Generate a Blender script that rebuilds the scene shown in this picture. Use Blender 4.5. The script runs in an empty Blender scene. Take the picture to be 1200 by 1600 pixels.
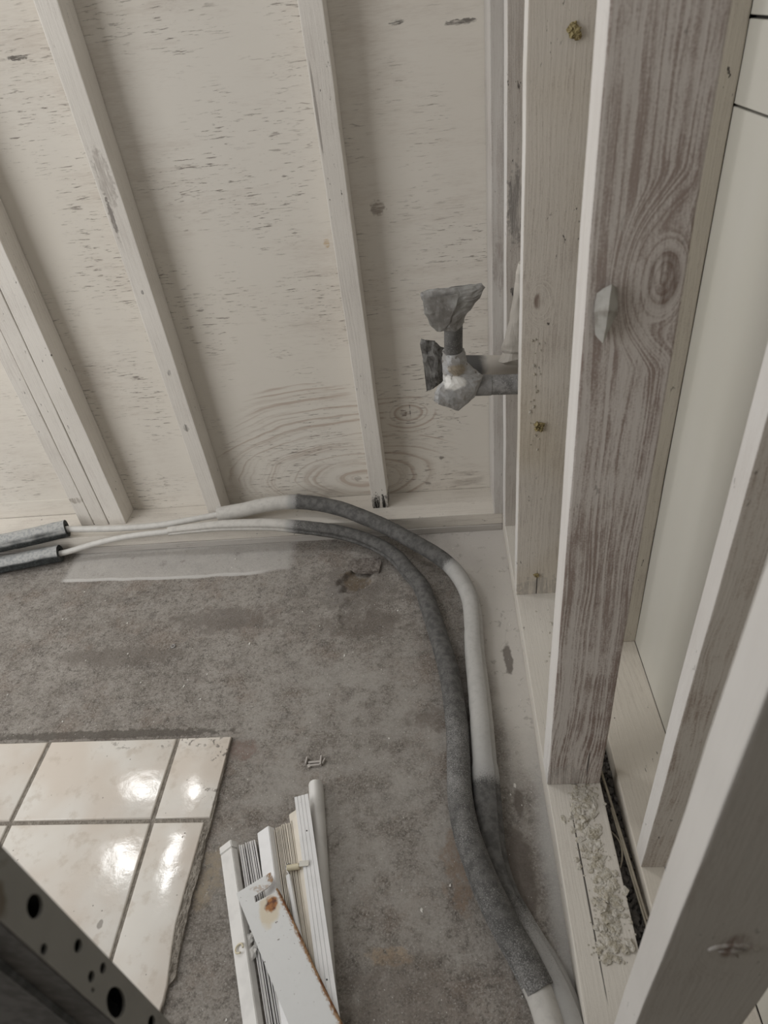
import bpy, bmesh, math, random
from mathutils import Vector, Matrix, noise as mnoise
random.seed(7)
scene = bpy.context.scene
COL = scene.collection

# ------------------------------------------------------------------ camera, light, exposure
CAM_H = 1.30
cd = bpy.data.cameras.new('camera'); cam = bpy.data.objects.new('camera', cd); COL.objects.link(cam)
RX = Vector((0.9934443, 0.0394200, -0.1073056)); RD = Vector((-0.0603254, -0.6165559, -0.7849966)); RF = Vector((-0.0971045, 0.7863236, -0.6101360))
m = Matrix.Identity(4)
for i in range(3):
    m[i][0] = RX[i]; m[i][1] = -RD[i]; m[i][2] = -RF[i]
m[2][3] = CAM_H
cam.matrix_world = m
cd.sensor_fit = 'VERTICAL'; cd.sensor_height = 36.0; cd.sensor_width = 27.0
cd.lens = 1040.0 / 1600.0 * 36.0
cd.clip_start = 0.02
cd.dof.use_dof = True; cd.dof.focus_distance = 1.6; cd.dof.aperture_fstop = 7.0
scene.camera = cam

world = bpy.data.worlds.new('world'); scene.world = world; world.use_nodes = True
bg = world.node_tree.nodes['Background']
bg.inputs[0].default_value = (1.0, 0.99, 0.975, 1); bg.inputs[1].default_value = 0.60

def area(name, loc, target, sx, sy, power, color):
    l = bpy.data.lights.new(name, 'AREA'); l.shape = 'RECTANGLE'; l.size = sx; l.size_y = sy
    l.energy = power; l.color = color
    o = bpy.data.objects.new(name, l); COL.objects.link(o); o.location = loc
    o.rotation_euler = (Vector(target) - Vector(loc)).to_track_quat('-Z', 'Y').to_euler()
    return o
area('window_light', (-1.27, 1.64, 1.84), (-0.25, 0.35, 0.2), 0.34, 0.34, 8.0, (1.0, 1.0, 0.99))
area('left_soft_light', (-2.5, -0.55, 1.55), (0.0, 1.0, 0.5), 2.0, 2.0, 40.0, (1.0, 0.995, 0.98))  # broad area light added at the left for the plywood and studs

scene.view_settings.view_transform = 'Standard'; scene.view_settings.look = 'None'
scene.view_settings.gamma = 1.0; scene.view_settings.exposure = 0.25
scene.view_settings.use_curve_mapping = False

# ------------------------------------------------------------------ node helpers
class S:
    def __init__(self, b, sock): self.b = b; self.s = sock
    def __add__(self, o): return self.b.m('ADD', self, o)
    def __radd__(self, o): return self.b.m('ADD', o, self)
    def __sub__(self, o): return self.b.m('SUBTRACT', self, o)
    def __rsub__(self, o): return self.b.m('SUBTRACT', o, self)
    def __mul__(self, o): return self.b.m('MULTIPLY', self, o)
    def __rmul__(self, o): return self.b.m('MULTIPLY', o, self)
    def __truediv__(self, o): return self.b.m('DIVIDE', self, o)

class B:
    def __init__(self, name):
        self.mat = bpy.data.materials.new(name); self.mat.use_nodes = True
        self.nt = self.mat.node_tree; self.nt.nodes.clear()
        self.out = self.nt.nodes.new('ShaderNodeOutputMaterial')
        self.bsdf = self.nt.nodes.new('ShaderNodeBsdfPrincipled')
        self.nt.links.new(self.bsdf.outputs[0], self.out.inputs[0])
        self._c = None
    def n(self, t): return self.nt.nodes.new(t)
    def put(self, sock, v):
        if isinstance(v, S): self.nt.links.new(v.s, sock)
        elif isinstance(v, (tuple, list)): sock.default_value = tuple(v) + ((1,) if len(v) == 3 and len(sock.default_value) == 4 else ())
        else: sock.default_value = v
    def m(self, op, a, b=None, clamp=False):
        nd = self.n('ShaderNodeMath'); nd.operation = op; nd.use_clamp = clamp
        self.put(nd.inputs[0], a)
        if b is not None: self.put(nd.inputs[1], b)
        return S(self, nd.outputs[0])
    def vm(self, op, a, b=None, out=0):
        nd = self.n('ShaderNodeVectorMath'); nd.operation = op
        self.put(nd.inputs[0], a)
        if b is not None: self.put(nd.inputs[1], b)
        return S(self, nd.outputs['Value'] if op in ('LENGTH', 'DOT_PRODUCT', 'DISTANCE') else nd.outputs[0])
    def coord(self):
        if self._c is None:
            self._c = S(self, self.n('ShaderNodeTexCoord').outputs['Object'])
        return self._c
    def xyz(self, v=None):
        nd = self.n('ShaderNodeSeparateXYZ'); self.put(nd.inputs[0], v or self.coord())
        return [S(self, o) for o in nd.outputs]
    def vec(self, x, y, z):
        nd = self.n('ShaderNodeCombineXYZ')
        for i, q in enumerate((x, y, z)): self.put(nd.inputs[i], q)
        return S(self, nd.outputs[0])
    def noise(self, v, scale=1.0, detail=2.0, rough=0.5, dist=0.0):
        nd = self.n('ShaderNodeTexNoise'); self.put(nd.inputs['Vector'], v)
        nd.inputs['Scale'].default_value = scale; nd.inputs['Detail'].default_value = detail
        nd.inputs['Roughness'].default_value = rough; nd.inputs['Distortion'].default_value = dist
        return S(self, nd.outputs[0])
    def voronoi(self, v, scale):
        nd = self.n('ShaderNodeTexVoronoi'); self.put(nd.inputs['Vector'], v); nd.inputs['Scale'].default_value = scale
        return S(self, nd.outputs['Distance'])
    def smooth(self, x, lo, hi, a=0.0, b=1.0):
        nd = self.n('ShaderNodeMapRange'); nd.interpolation_type = 'SMOOTHSTEP'
        self.put(nd.inputs[0], x)
        for i, q in enumerate((lo, hi, a, b)): nd.inputs[i + 1].default_value = q
        return S(self, nd.outputs[0])
    def mix(self, f, a, b):
        nd = self.n('ShaderNodeMix'); nd.data_type = 'RGBA'; nd.clamp_factor = True
        self.put(nd.inputs[0], f); self.put(nd.inputs[6], a); self.put(nd.inputs[7], b)
        return S(self, nd.outputs[2])
    def attr(self, name):
        nd = self.n('ShaderNodeAttribute'); nd.attribute_name = name
        return S(self, nd.outputs['Fac'])
    def blot(self, c, r, wob=0.35, ns=40.0, v=None):
        """soft-edged stain of its own shape: centre c, radii r"""
        v = v or self.coord()
        d = self.vm('SUBTRACT', v, c); d = self.vm('MULTIPLY', d, tuple(1.0 / q for q in r))
        L = self.vm('LENGTH', d)
        if wob: L = L + (self.noise(v, ns, 3) - 0.5) * (wob * 2)
        return self.smooth(L, 0.65, 1.05, 1.0, 0.0)
    def mx(self, *a):
        r = a[0]
        for q in a[1:]: r = self.m('MAXIMUM', r, q)
        return r
    def done(self, color, rough=0.8, bump=None, strength=0.3, dist=0.002, metal=0.0, spec=0.3):
        self.put(self.bsdf.inputs['Base Color'], color); self.put(self.bsdf.inputs['Roughness'], rough)
        self.put(self.bsdf.inputs['Metallic'], metal); self.bsdf.inputs['Specular IOR Level'].default_value = spec
        if bump is not None:
            bn = self.n('ShaderNodeBump'); bn.inputs['Strength'].default_value = strength; bn.inputs['Distance'].default_value = dist
            self.put(bn.inputs['Height'], bump); self.nt.links.new(bn.outputs[0], self.bsdf.inputs['Normal'])
        return self.mat

PAINT = (0.73, 0.695, 0.645)

def wood(name, axis='z', wash=0.35, paint=PAINT, brown=(0.26, 0.205, 0.18), knots=(), seed=0.0, freq=110.0, specks=1.0, blots=(), warm=0.0, ringw=0.28, face=False):
    """white-washed lumber; axis = direction of the grain, knots = (x,y,z,r) in the board's own space"""
    b = B(name); P = b.coord(); x, y, z = b.xyz()
    l, a = {'z': (z, x + y * 0.8), 'y': (y, x + z * 0.8), 'x': (x, z + y * 0.8)}[axis]
    st = {'z': (1, 1, .16), 'y': (1, .16, 1), 'x': (.16, 1, 1)}[axis]
    Q = b.vm('ADD', P, (seed * 1.7, seed * 2.3, seed * 3.1))
    Ps = b.vm('MULTIPLY', Q, st)
    warp = b.noise(Ps, 14.0, 2) - 0.5
    g = a + warp * 0.045
    kmask = None
    for (kx, ky, kz, r) in knots:
        d = b.vm('SUBTRACT', P, (kx, ky, kz))
        sc = {'z': (1, .0, .55), 'y': (1, .55, 0), 'x': (.55, 0, 1)}[axis]
        L = b.vm('LENGTH', b.vm('MULTIPLY', d, sc))
        bl = b.smooth(L, r * 0.9, r * 2.6, 1.0, 0.0)
        g = g * (1 - bl) + (L + warp * 0.006) * bl
        km = b.smooth(L + warp * 0.012, r * 0.45, r * 0.85, 1.0, 0.0)
        kmask = km if kmask is None else b.mx(kmask, km)
    rings = b.smooth(b.noise(b.vec(g * (freq * 2.2), seed * 5.0, l * 1.6), 1.0, 2, .55), .34, .66)
    Pl = b.vm('MULTIPLY', Q, tuple(q if q == 1 else .11 for q in st))
    fine = b.noise(Pl, 360.0, 3, .75)
    mid = b.noise(Pl, 95.0, 4, .65)
    patch = b.noise(Q, 6.0, 4, .6)
    grn = b.noise(Q, 380.0, 2, .6)
    f = b.smooth(rings * ringw * (0.35 + patch) + fine * 0.75 + mid * 0.65 + (patch - 0.5) * 0.9 + (grn - .5) * .6, 0.72, 1.26) * wash
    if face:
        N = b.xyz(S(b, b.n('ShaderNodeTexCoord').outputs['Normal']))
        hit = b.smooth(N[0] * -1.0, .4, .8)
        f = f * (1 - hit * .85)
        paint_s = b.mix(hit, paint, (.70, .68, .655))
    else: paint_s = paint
    col = b.mix(f, paint_s, brown)
    tone = b.noise(Q, 2.6, 3)
    col = b.mix(b.smooth(tone, .35, .7) * 0.30, col, (paint[0] * .80, paint[1] * .79, paint[2] * .77))
    if warm: col = b.mix(b.smooth(b.noise(Q, 3.0, 2), .42, .7) * warm, col, (0.56, 0.48, 0.34))
    if kmask is not None: col = b.mix(kmask * b.smooth(mid, .30, .62) * 0.85, col, (0.17, 0.115, 0.09))
    sp = b.smooth(b.noise(b.vm('MULTIPLY', Q, tuple(q ** .5 for q in st)), 130.0, 3, .6), .665, .73) * b.smooth(b.noise(Q, 9.0, 2), .47, .60) * specks
    col = b.mix(sp, col, (0.10, 0.088, 0.078))
    for (c, r, tint, k) in blots:
        thin = min(r) < .004   # a crack keeps its line; a stain breaks up with the grain
        msk = b.blot(c, tuple(max(q, .0018) for q in r), .25, 25.0) if thin else b.blot(c, r, 0.75, 110.0) * b.smooth(mid * .6 + fine * .4, .38, .56)
        col = b.mix(msk * k, col, tint)
    h = rings * 0.25 + fine * 0.7 + mid * 0.5 + grn * .2 - sp * 1.2
    return b.done(col, 0.85, h, 0.35, 0.0016, spec=0.2)

def plain(name, color, rough=0.6, nscale=60.0, amount=0.12, metal=0.0, spec=0.4, bumps=0.08):
    b = B(name); P = b.coord()
    n = b.noise(P, nscale, 4, .6)
    col = b.mix(b.smooth(n, .35, .7) * amount, color, tuple(c * 0.55 for c in color))
    return b.done(col, rough, n, bumps, 0.002, metal, spec)

# ------------------------------------------------------------------ mesh helpers
def link(name, me, mat=None, parent=None, loc=None):
    o = bpy.data.objects.new(name, me); COL.objects.link(o)
    if loc is not None: o.location = loc
    if mat: me.materials.append(mat)
    if parent: o.parent = parent
    return o
def tag(o, label=None, cat=None, group=None, kind=None):
    if label: o['label'] = label
    if cat: o['category'] = cat
    if group: o['group'] = group
    if kind: o['kind'] = kind
    return o
def empty(name, loc=(0, 0, 0), **k):
    o = bpy.data.objects.new(name, None); COL.objects.link(o); o.location = loc; o.empty_display_size = .05
    return tag(o, **k)
def finish(bm, name, mat, parent=None, loc=None, smooth=False, origin=None):
    bmesh.ops.recalc_face_normals(bm, faces=bm.faces)
    if origin is not None: bmesh.ops.translate(bm, verts=bm.verts, vec=-Vector(origin))
    me = bpy.data.meshes.new(name); bm.to_mesh(me); bm.free()
    if smooth:
        for p in me.polygons: p.use_smooth = True
    return link(name, me, mat, parent, loc if origin is None else origin)
def smooth_angle(o, deg=40):
    o.data.set_sharp_from_angle(angle=math.radians(deg)) if hasattr(o.data, 'set_sharp_from_angle') else None
    for p in o.data.polygons: p.use_smooth = True

def board(name, lo, hi, mat, parent=None, bevel=0.002, cuts=14, jit=0.0006, seed=0):
    """a length of lumber; own space starts at the middle of its low end / base"""
    lo = Vector(lo); hi = Vector(hi); d = hi - lo
    base = Vector(((lo.x + hi.x) / 2, (lo.y + hi.y) / 2, lo.z))
    bm = bmesh.new(); bmesh.ops.create_cube(bm, size=1.0)
    for v in bm.verts: v.co = Vector((v.co.x * d.x, v.co.y * d.y, (v.co.z + .5) * d.z))
    ax = max(range(3), key=lambda i: d[i])
    bmesh.ops.bevel(bm, geom=list(bm.edges), offset=bevel, segments=2, affect='EDGES', profile=.6)
    le = [e for e in bm.edges if abs((e.verts[0].co - e.verts[1].co)[ax]) > d[ax] * .8]
    bmesh.ops.subdivide_edges(bm, edges=le, cuts=cuts, use_grid_fill=True)
    for v in bm.verts:
        q = v.co * 9.0 + Vector((seed * 3.3, seed * 1.1, seed * 7.7))
        nv = mnoise.noise_vector(q) * jit * 2 + mnoise.noise_vector(q * 6) * jit * .6
        nv[ax] = 0; v.co += nv
    return finish(bm, name, mat, parent, base)

def box(bm, c, h, rot=None):
    r = bmesh.ops.create_cube(bm, size=1.0)
    for v in r['verts']:
        q = Vector((v.co.x * h[0], v.co.y * h[1], v.co.z * h[2]))
        if rot: q = rot @ q
        v.co = q + Vector(c)
    return r['verts']

def catmull(pts, step=0.012):
    P = [Vector(p) for p in pts]; P = [P[0] * 2 - P[1]] + P + [P[-1] * 2 - P[-2]]
    out = []; tt = []
    for i in range(1, len(P) - 2):
        n = max(2, int((P[i + 1] - P[i]).length / step))
        for k in range(n):
            t = k / n; a, b, c, d = P[i - 1:i + 3]
            out.append(0.5 * ((2 * b) + (c - a) * t + (2 * a - 5 * b + 4 * c - d) * t * t + (3 * b - a - 3 * c + d) * t ** 3)); tt.append(i - 1 + t)
    out.append(P[-2]); tt.append(len(P) - 3)
    for _ in range(3):
        out = [out[0]] + [(out[i - 1] + out[i] * 2 + out[i + 1]) / 4 for i in range(1, len(out) - 1)] + [out[-1]]
    return out, tt

def tube(name, pts, rad, mat, parent, segs=20, inner=0.0, seam=None, paint=None, flat=None, rough=0.0, step=0.012, floor_z=None):
    """swept tube. rad: number or f(t); inner: bore radius shown at both ends; seam: (angle, depth) slit along it;
    paint: list of (index along pts, value) stored as attribute"""
    path, tt = catmull(pts, step)
    rf = rad if callable(rad) else (lambda t: rad)
    bm = bmesh.new(); rings = []; vals = []
    up = Vector((0, 0, 1)); prev = None
    for i, p in enumerate(path):
        t = (path[min(i + 1, len(path) - 1)] - path[max(i - 1, 0)]).normalized()
        side = t.cross(up); side = side.normalized() if side.length > 1e-3 else (prev or Vector((1, 0, 0)))
        u2 = side.cross(t).normalized(); prev = side
        r = rf(tt[i]); ring = []
        for k in range(segs):
            a = 2 * math.pi * k / segs
            rr = r
            if seam:
                da = abs((a - seam[0] + math.pi) % (2 * math.pi) - math.pi)
                rr *= 1 - seam[1] * max(0, 1 - da / (2.2 * math.pi / segs))
            if rough: rr += rough * mnoise.noise(p * 40 + Vector((a * 2, 0, 0)))
            fz = flat(tt[i]) if flat else 1.0
            q = p + side * (math.cos(a) * rr * (2 - fz)) + u2 * (math.sin(a) * rr * fz)
            if floor_z is not None and q.z < floor_z: q.z = floor_z + (q.z - floor_z) * .05
            ring.append(bm.verts.new(q))
        rings.append(ring)
        v = 0.0
        if paint:
            v = paint[0][1] if tt[i] <= paint[0][0] else paint[-1][1]
            for (a0, v0), (a1, v1) in zip(paint, paint[1:]):
                if a0 <= tt[i] <= a1: v = v0 + (v1 - v0) * (tt[i] - a0) / max(1e-6, a1 - a0)
        vals += [v] * segs
    for r0, r1 in zip(rings, rings[1:]):
        for k in range(segs): bm.faces.new((r0[k], r0[(k + 1) % segs], r1[(k + 1) % segs], r1[k]))
    for ring, p, nx in ((rings[0], path[0], path[1]), (rings[-1], path[-1], path[-2])):
        if inner:
            dd = (nx - p).normalized() * .02
            A = [bm.verts.new(p + (v.co - p) * (inner / max(1e-6, (v.co - p).length))) for v in ring]
            C = [bm.verts.new(v.co + dd) for v in A]
            for k in range(segs):
                j = (k + 1) % segs
                bm.faces.new((ring[k], ring[j], A[j], A[k])); bm.faces.new((A[k], A[j], C[j], C[k]))
            bm.faces.new(C); vals += [vals[0] if ring is rings[0] else vals[len(rings) * segs - 1]] * (2 * segs)
        else: bm.faces.new(ring)
    bmesh.ops.recalc_face_normals(bm, faces=bm.faces)
    me = bpy.data.meshes.new(name); bm.to_mesh(me); bm.free()
    at = me.attributes.new('paint', 'FLOAT', 'POINT')
    for i, v in enumerate(vals): at.data[i].value = v
    o = link(name, me, mat, parent); smooth_angle(o, 50)
    return o

def loft(name, secs, mat, parent, segs=28, jit=0.0012, seed=0, closed=True, thick=0.0006, freq=55.0):
    """crumpled sleeve through (centre, A, B) ellipses"""
    bm = bmesh.new(); rings = []
    fine = []
    for s0, s1 in zip(secs, secs[1:]):
        for k in range(5):
            t = k / 5.0; fine.append(tuple(Vector(a).lerp(Vector(c), t) for a, c in zip(s0, s1)))
    fine.append(tuple(Vector(a) for a in secs[-1]))
    for c, A, Bv in fine:
        ring = []
        for k in range(segs):
            an = 2 * math.pi * k / segs
            q = c + A * math.cos(an) + Bv * math.sin(an)
            d = mnoise.noise_vector(q * freq + Vector((seed, seed * 2, 0))); d2 = mnoise.noise_vector(q * freq * 2.6 + Vector((seed, 0, seed)))
            ring.append(bm.verts.new(q + d * jit * 2.0 + d2 * jit))
        rings.append(ring)
    for r0, r1 in zip(rings, rings[1:]):
        for k in range(segs):
            a, b_, c_, d_ = r0[k], r0[(k + 1) % segs], r1[(k + 1) % segs], r1[k]
            bm.faces.new((a, b_, c_)); bm.faces.new((a, c_, d_))
    if closed: bm.faces.new(rings[-1]); bm.faces.new(rings[0])
    return finish(bm, name, mat, parent)

def lump(bm, c, r, seed=0, sub=2, flat=.6):
    vs = bmesh.ops.create_icosphere(bm, subdivisions=sub, radius=1.0)['verts']
    for v in vs:
        d = v.co.normalized(); k = 1 + .9 * mnoise.noise(d * 2.3 + Vector((seed, 0, 0))) + .35 * mnoise.noise(d * 6 + Vector((0, seed, 0)))
        v.co = Vector(c) + Vector((d.x * r[0], d.y * r[1], d.z * r[2])) * max(.25, k)

def extrude_poly(name, top, down, mat, parent=None):
    """polygon given in space, thickened by the vector down"""
    bm = bmesh.new(); d = Vector(down)
    A = [bm.verts.new(Vector(p)) for p in top]; C = [bm.verts.new(Vector(p) + d) for p in top]
    n = len(A)
    bm.faces.new(A); bm.faces.new(C[::-1])
    for i in range(n): bm.faces.new((A[i], C[i], C[(i + 1) % n], A[(i + 1) % n]))
    bm.normal_update()
    bmesh.ops.triangulate(bm, faces=[f for f in bm.faces if len(f.verts) > 4], ngon_method='EAR_CLIP')
    return finish(bm, name, mat, parent)

def bar(name, prof, p0, p1, mat, parent=None, bevel=0.0):
    """profile (side, up) swept from p0 to p1"""
    p0 = Vector(p0); p1 = Vector(p1); t = (p1 - p0).normalized(); s = Vector((0, 0, 1)).cross(t).normalized(); u = t.cross(s)
    bm = bmesh.new()
    A = [bm.verts.new(p0 + s * a + u * c) for a, c in prof]; C = [bm.verts.new(p1 + s * a + u * c) for a, c in prof]
    n = len(prof); bm.faces.new(A); bm.faces.new(C[::-1])
    for i in range(n): bm.faces.new((A[i], C[i], C[(i + 1) % n], A[(i + 1) % n]))
    bmesh.ops.recalc_face_normals(bm, faces=bm.faces)
    if bevel: bmesh.ops.bevel(bm, geom=list(bm.edges), offset=bevel, segments=2, affect='EDGES')
    return finish(bm, name, mat, parent)

# ------------------------------------------------------------------ materials of the setting
def mat_floor():
    b = B('stained_concrete'); P = b.coord(); x, y, z = b.xyz()
    big = b.noise(P, 2.6, 4, .6); mid = b.noise(P, 11.0, 5, .65); fin = b.noise(P, 120.0, 4, .7); gr = b.noise(P, 520.0, 2, .6)
    col = b.mix(b.smooth(big * .5 + mid * .5, .40, .60), (0.195, 0.174, 0.153), (0.315, 0.290, 0.262))
    col = b.mix(b.smooth(b.noise(b.vm('ADD', P, (3, 1, 0)), 7.0, 5, .7), .50, .66) * .5, col, (0.195, 0.150, 0.120))
    col = b.mix(b.smooth(b.noise(b.vm('ADD', P, (7, 4, 0)), 16.0, 5, .7), .52, .68) * .55, col, (0.088, 0.076, 0.068))
    m2 = b.noise(b.vm('ADD', P, (2, 9, 0)), 46.0, 6, .78)
    col = b.mix(b.smooth(m2, .49, .38) * .55, col, (0.088, 0.077, 0.068))
    col = b.mix(b.smooth(m2, .53, .64) * .50, col, (0.34, 0.32, 0.295))
    col = b.mix(b.smooth(fin, .54, .66) * .55, col, (0.36, 0.335, 0.305))
    col = b.mix(b.smooth(fin, .46, .36) * .55, col, (0.075, 0.063, 0.054))
    col = b.mix(b.smooth(gr, .62, .72) * .35, col, (0.40, 0.385, 0.365))
    g2 = b.noise(b.vm('ADD', P, (1, 5, 0)), 260.0, 3, .75)
    col = b.mix(b.smooth(g2, .54, .62) * .60, col, (0.40, 0.38, 0.35))
    col = b.mix(b.smooth(g2, .43, .33) * .55, col, (0.070, 0.060, 0.052))
    # greyer, lighter zone to the front right
    zone = b.blot((-0.20, 0.75, 0), (0.38, 0.42, 1), .5, 5.0)
    col = b.mix(zone * b.smooth(mid, .38, .6) * .55, col, (0.335, 0.315, 0.288))
    # brown and ochre stains with shapes of their own
    for c, r, t, k in (((-.155, .43, 0), (.05, .016, 1), (.36, .27, .18), .6), ((-.275, 1.370, 0), (.048, .045, 1), (.15, .10, .045), .8), ((-.27, 1.34, 0), (.12, .12, 1), (.115, .10, .088), .5), ((-.325, 1.32, 0), (.045, .04, 1), (.24, .225, .21), .55),
                       ((-.05, .90, 0), (.09, .03, 1), (.10, .075, .06), .6), ((-.02, .585, 0), (.035, .09, 1), (.20, .135, .09), .7),
                       ((-.49, .835, 0), (.04, .03, 1), (.17, .10, .08), .6), ((-.62, 1.24, 0), (.16, .05, 1), (.105, .085, .072), .6),
                       ((-.25, 1.20, 0), (.13, .05, 1), (.11, .09, .075), .6), ((-.9, 1.12, 0), (.2, .035, 1), (.12, .10, .085), .5),
                       ((-.50, .56, 0), (.03, .06, 1), (.30, .24, .16), .6), ((-.12, .35, 0), (.12, .08, 1), (.14, .11, .09), .4)):
        col = b.mix(b.blot(c, r, .9, 34.0) * b.smooth(m2 * .6 + fin * .4, .36, .58) * k, col, t)
    # dark mortar edge left behind along the lifted tiles
    col = b.mix(b.blot((-.85, .885, 0), (.36, .014, 1), .7, 60.0) * .75, col, (.10, .088, .076))
    # white overspray along the right sill and along the back wall
    wob = (b.noise(P, 9.0, 3) - .5) * .05
    sr = b.smooth(x + wob - b.m('MULTIPLY', b.smooth(y, .55, 1.5), -.10), .085, .150)
    lo = b.smooth(y + wob, .62, .92)
    dirt = 1 - b.smooth(b.noise(P, 30.0, 4, .7), .58, .66) * .5
    col = b.mix(sr * lo * dirt * .92, col, (0.62, 0.59, 0.55))
    sr2 = b.smooth(x + wob * .6, .118, .150)
    col = b.mix(sr2 * (1 - lo) * .72, col, (0.50, 0.49, 0.475))
    ws = b.smooth(y + wob * .4 + (x + .8) * (x + .8) * -.10, 1.410, 1.425) * b.smooth(x, -1.20, -1.17) * b.smooth(x + wob * .5, -.46, -.50)
    col = b.mix(ws * dirt * .62, col, (0.50, 0.48, 0.455))
    ln = b.m('ABSOLUTE', y + wob * .4 + (x + .8) * (x + .8) * -.10 - 1.418)
    col = b.mix(b.smooth(ln, .004, .0085, 1, 0) * b.smooth(x, -1.2, -1.17) * b.smooth(x, -.52, -.6) * .6, col, (.62, .61, .59))
    cp = b.smooth(y + x * .2 + wob * .5, 1.395, 1.43) * b.smooth(x, -.12, -.02)
    col = b.mix(cp * dirt * .8, col, (.56, .53, .50))
    # bare patches in the overspray
    for c, r in (((.121, 1.065, 0), (.012, .055, 1)), ((.103, .70, 0), (.012, .03, 1)), ((.088, .56, 0), (.034, .11, 1))):
        col = b.mix(b.blot(c, r, .5, 50.0) * .8, col, (.135, .115, .10))
    # paint flecks and hairline scratches
    fl = b.mx(b.smooth(b.voronoi(P, 42.0), .045, .07, 1, 0) * b.smooth(b.noise(P, 7.0, 2), .50, .58), b.smooth(b.voronoi(P, 95.0), .07, .11, 1, 0) * b.smooth(b.noise(P, 11.0, 2), .47, .55))
    col = b.mix(fl * .7, col, (.62, .60, .57))
    sc = b.m('ABSOLUTE', b.noise(b.vm('MULTIPLY', P, (1.0, .35, 1)), 9.0, 3, .5) - .5)
    col = b.mix(b.smooth(sc, .0015, .004, 1, 0) * b.smooth(b.noise(P, 5.0, 2), .52, .64) * .35, col, (.36, .34, .32))
    ck = b.m('ABSOLUTE', b.noise(b.vm('ADD', P, (11, 2, 0)), 4.5, 5, .6) - .5)
    col = b.mix(b.smooth(ck, .001, .004, 1, 0) * b.smooth(y, .95, 1.2) * b.smooth(y, 1.40, 1.34) * b.smooth(x, .0, -.06) * b.smooth(b.noise(P, 6.0, 2), .50, .6) * .6, col, (.05, .043, .038))
    return b.done(col, .85, mid * .4 + m2 * .5 + fin * .45 + gr * .2, .5, .004, spec=.25)

def mat_ply():
    b = B('whitewashed_plywood'); P = b.coord(); x, y, z = b.xyz()
    Ps = b.vm('MULTIPLY', P, (.12, 1, 1))
    warp = b.noise(b.vm('MULTIPLY', P, (.45, 1, 1)), 6.0, 3) - .5
    # cathedral figure low on the wall, plain rotary grain above
    d = b.vm('LENGTH', b.vm('MULTIPLY', b.vm('SUBTRACT', P, (-.24, 1.687, .13)), (.42, 0, 1)))
    d2 = b.vm('LENGTH', b.vm('MULTIPLY', b.vm('SUBTRACT', P, (-.10, 1.687, .345)), (.62, 0, 1)))
    g1 = d + warp * .06
    bl = b.smooth(b.blot((-.33, 1.687, .24), (.42, 1, .26), .35, 5.0), 0, 1)
    r1 = b.smooth(b.noise(b.vec(g1 * 115.0, 3.0, x * 1.6), 1.0, 2, .55), .30, .70)
    bl2 = b.blot((-.09, 1.687, .335), (.085, 1, .075), .2, 8.0)
    r2 = b.smooth(b.noise(b.vec((d2 + warp * .03) * 120.0, 7.0, x * .8), 1.0, 2, .5), .36, .64)
    fine = b.noise(Ps, 300.0, 3, .65); mid = b.noise(Ps, 60.0, 4, .6); patch = b.noise(P, 3.5, 3)
    r0 = b.noise(b.vm('MULTIPLY', P, (.10, 1, 1)), 42.0, 3, .6, .6)
    rings = r1 * bl + (1 - bl) * r0
    rings = r2 * bl2 + (1 - bl2) * rings
    col = b.mix(b.smooth(b.noise(P, 2.0, 3), .35, .68) * .45, (.70, .66, .595), (.735, .705, .655))
    col = b.mix(b.smooth(rings * .55 + fine * .5 + (patch - .5) * .9, .46, .95) * .60, col, (.47, .405, .35))
    col = b.mix(b.smooth(rings, .70, .98) * b.mx(bl, bl2) * .48, col, (.46, .355, .29))
    # checks: short dark dashes along the grain, in patches
    smear = b.mx(b.blot((-.46, 1.13, 0), (.12, 10, .11), .5, 9.0), b.blot((-.42, .80, 0), (.13, 10, .14), .6, 9.0) * .8, b.blot((.06, 1.02, 0), (.07, 10, .16), .5, 9.0) * .9)
    col = b.mix(smear * b.smooth(mid, .45, .62) * .5, col, (.36, .32, .28))
    dash = b.smooth(b.noise(b.vm('MULTIPLY', P, (.12, 1, 1.3)), 210.0, 3, .65), .585, .67)
    pm = b.mx(b.smooth(b.noise(b.vm('ADD', P, (4, 0, 2)), 4.2, 3, .6), .43, .62), smear * .8)
    col = b.mix(dash * pm * .75, col, (.14, .115, .10))
    vein = b.smooth(b.m('ABSOLUTE', b.noise(b.vm('MULTIPLY', P, (.18, 1, 1)), 22.0, 3, .6) - .5), .003, .011, 1, 0)
    col = b.mix(vein * b.smooth(b.noise(b.vm('ADD', P, (9, 0, 5)), 5.0, 3), .54, .68) * b.smooth(fine, .42, .6) * .6, col, (.20, .165, .14))
    for cx, cz, rx, rz, t, k in ((-.046, 1.253, .018, .005, (.05, .045, .04), .85), (.085, 1.240, .035, .006, (.06, .05, .045), .8), (-.86, 1.279, .022, .006, (.05, .042, .038), .8),
                                 (-.012, .185, .010, .007, (.12, .10, .085), .7), (-.114, .348, .010, .013, (.15, .10, .08), .75), (-.094, .35, .0022, .025, (.06, .05, .045), .9),
                                 (-.125, .904, .020, .018, (.22, .18, .15), .7), (-.274, .130, .012, .012, (.18, .14, .11), .5), (-.88, 1.335, .008, .005, (.05, .04, .04), .9),
                                 (-.26, .836, .009, .012, (.50, .36, .20), .75)):
        col = b.mix(b.blot((cx, 1.687, cz), (rx, 1, rz), .8, 90.0) * b.smooth(mid * .5 + fine * .5, .40, .55) * k, col, t)
    return b.done(col, .86, rings * .3 + fine * .5 + mid * .4 - dash * pm, .30, .0016, spec=.2)

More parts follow.
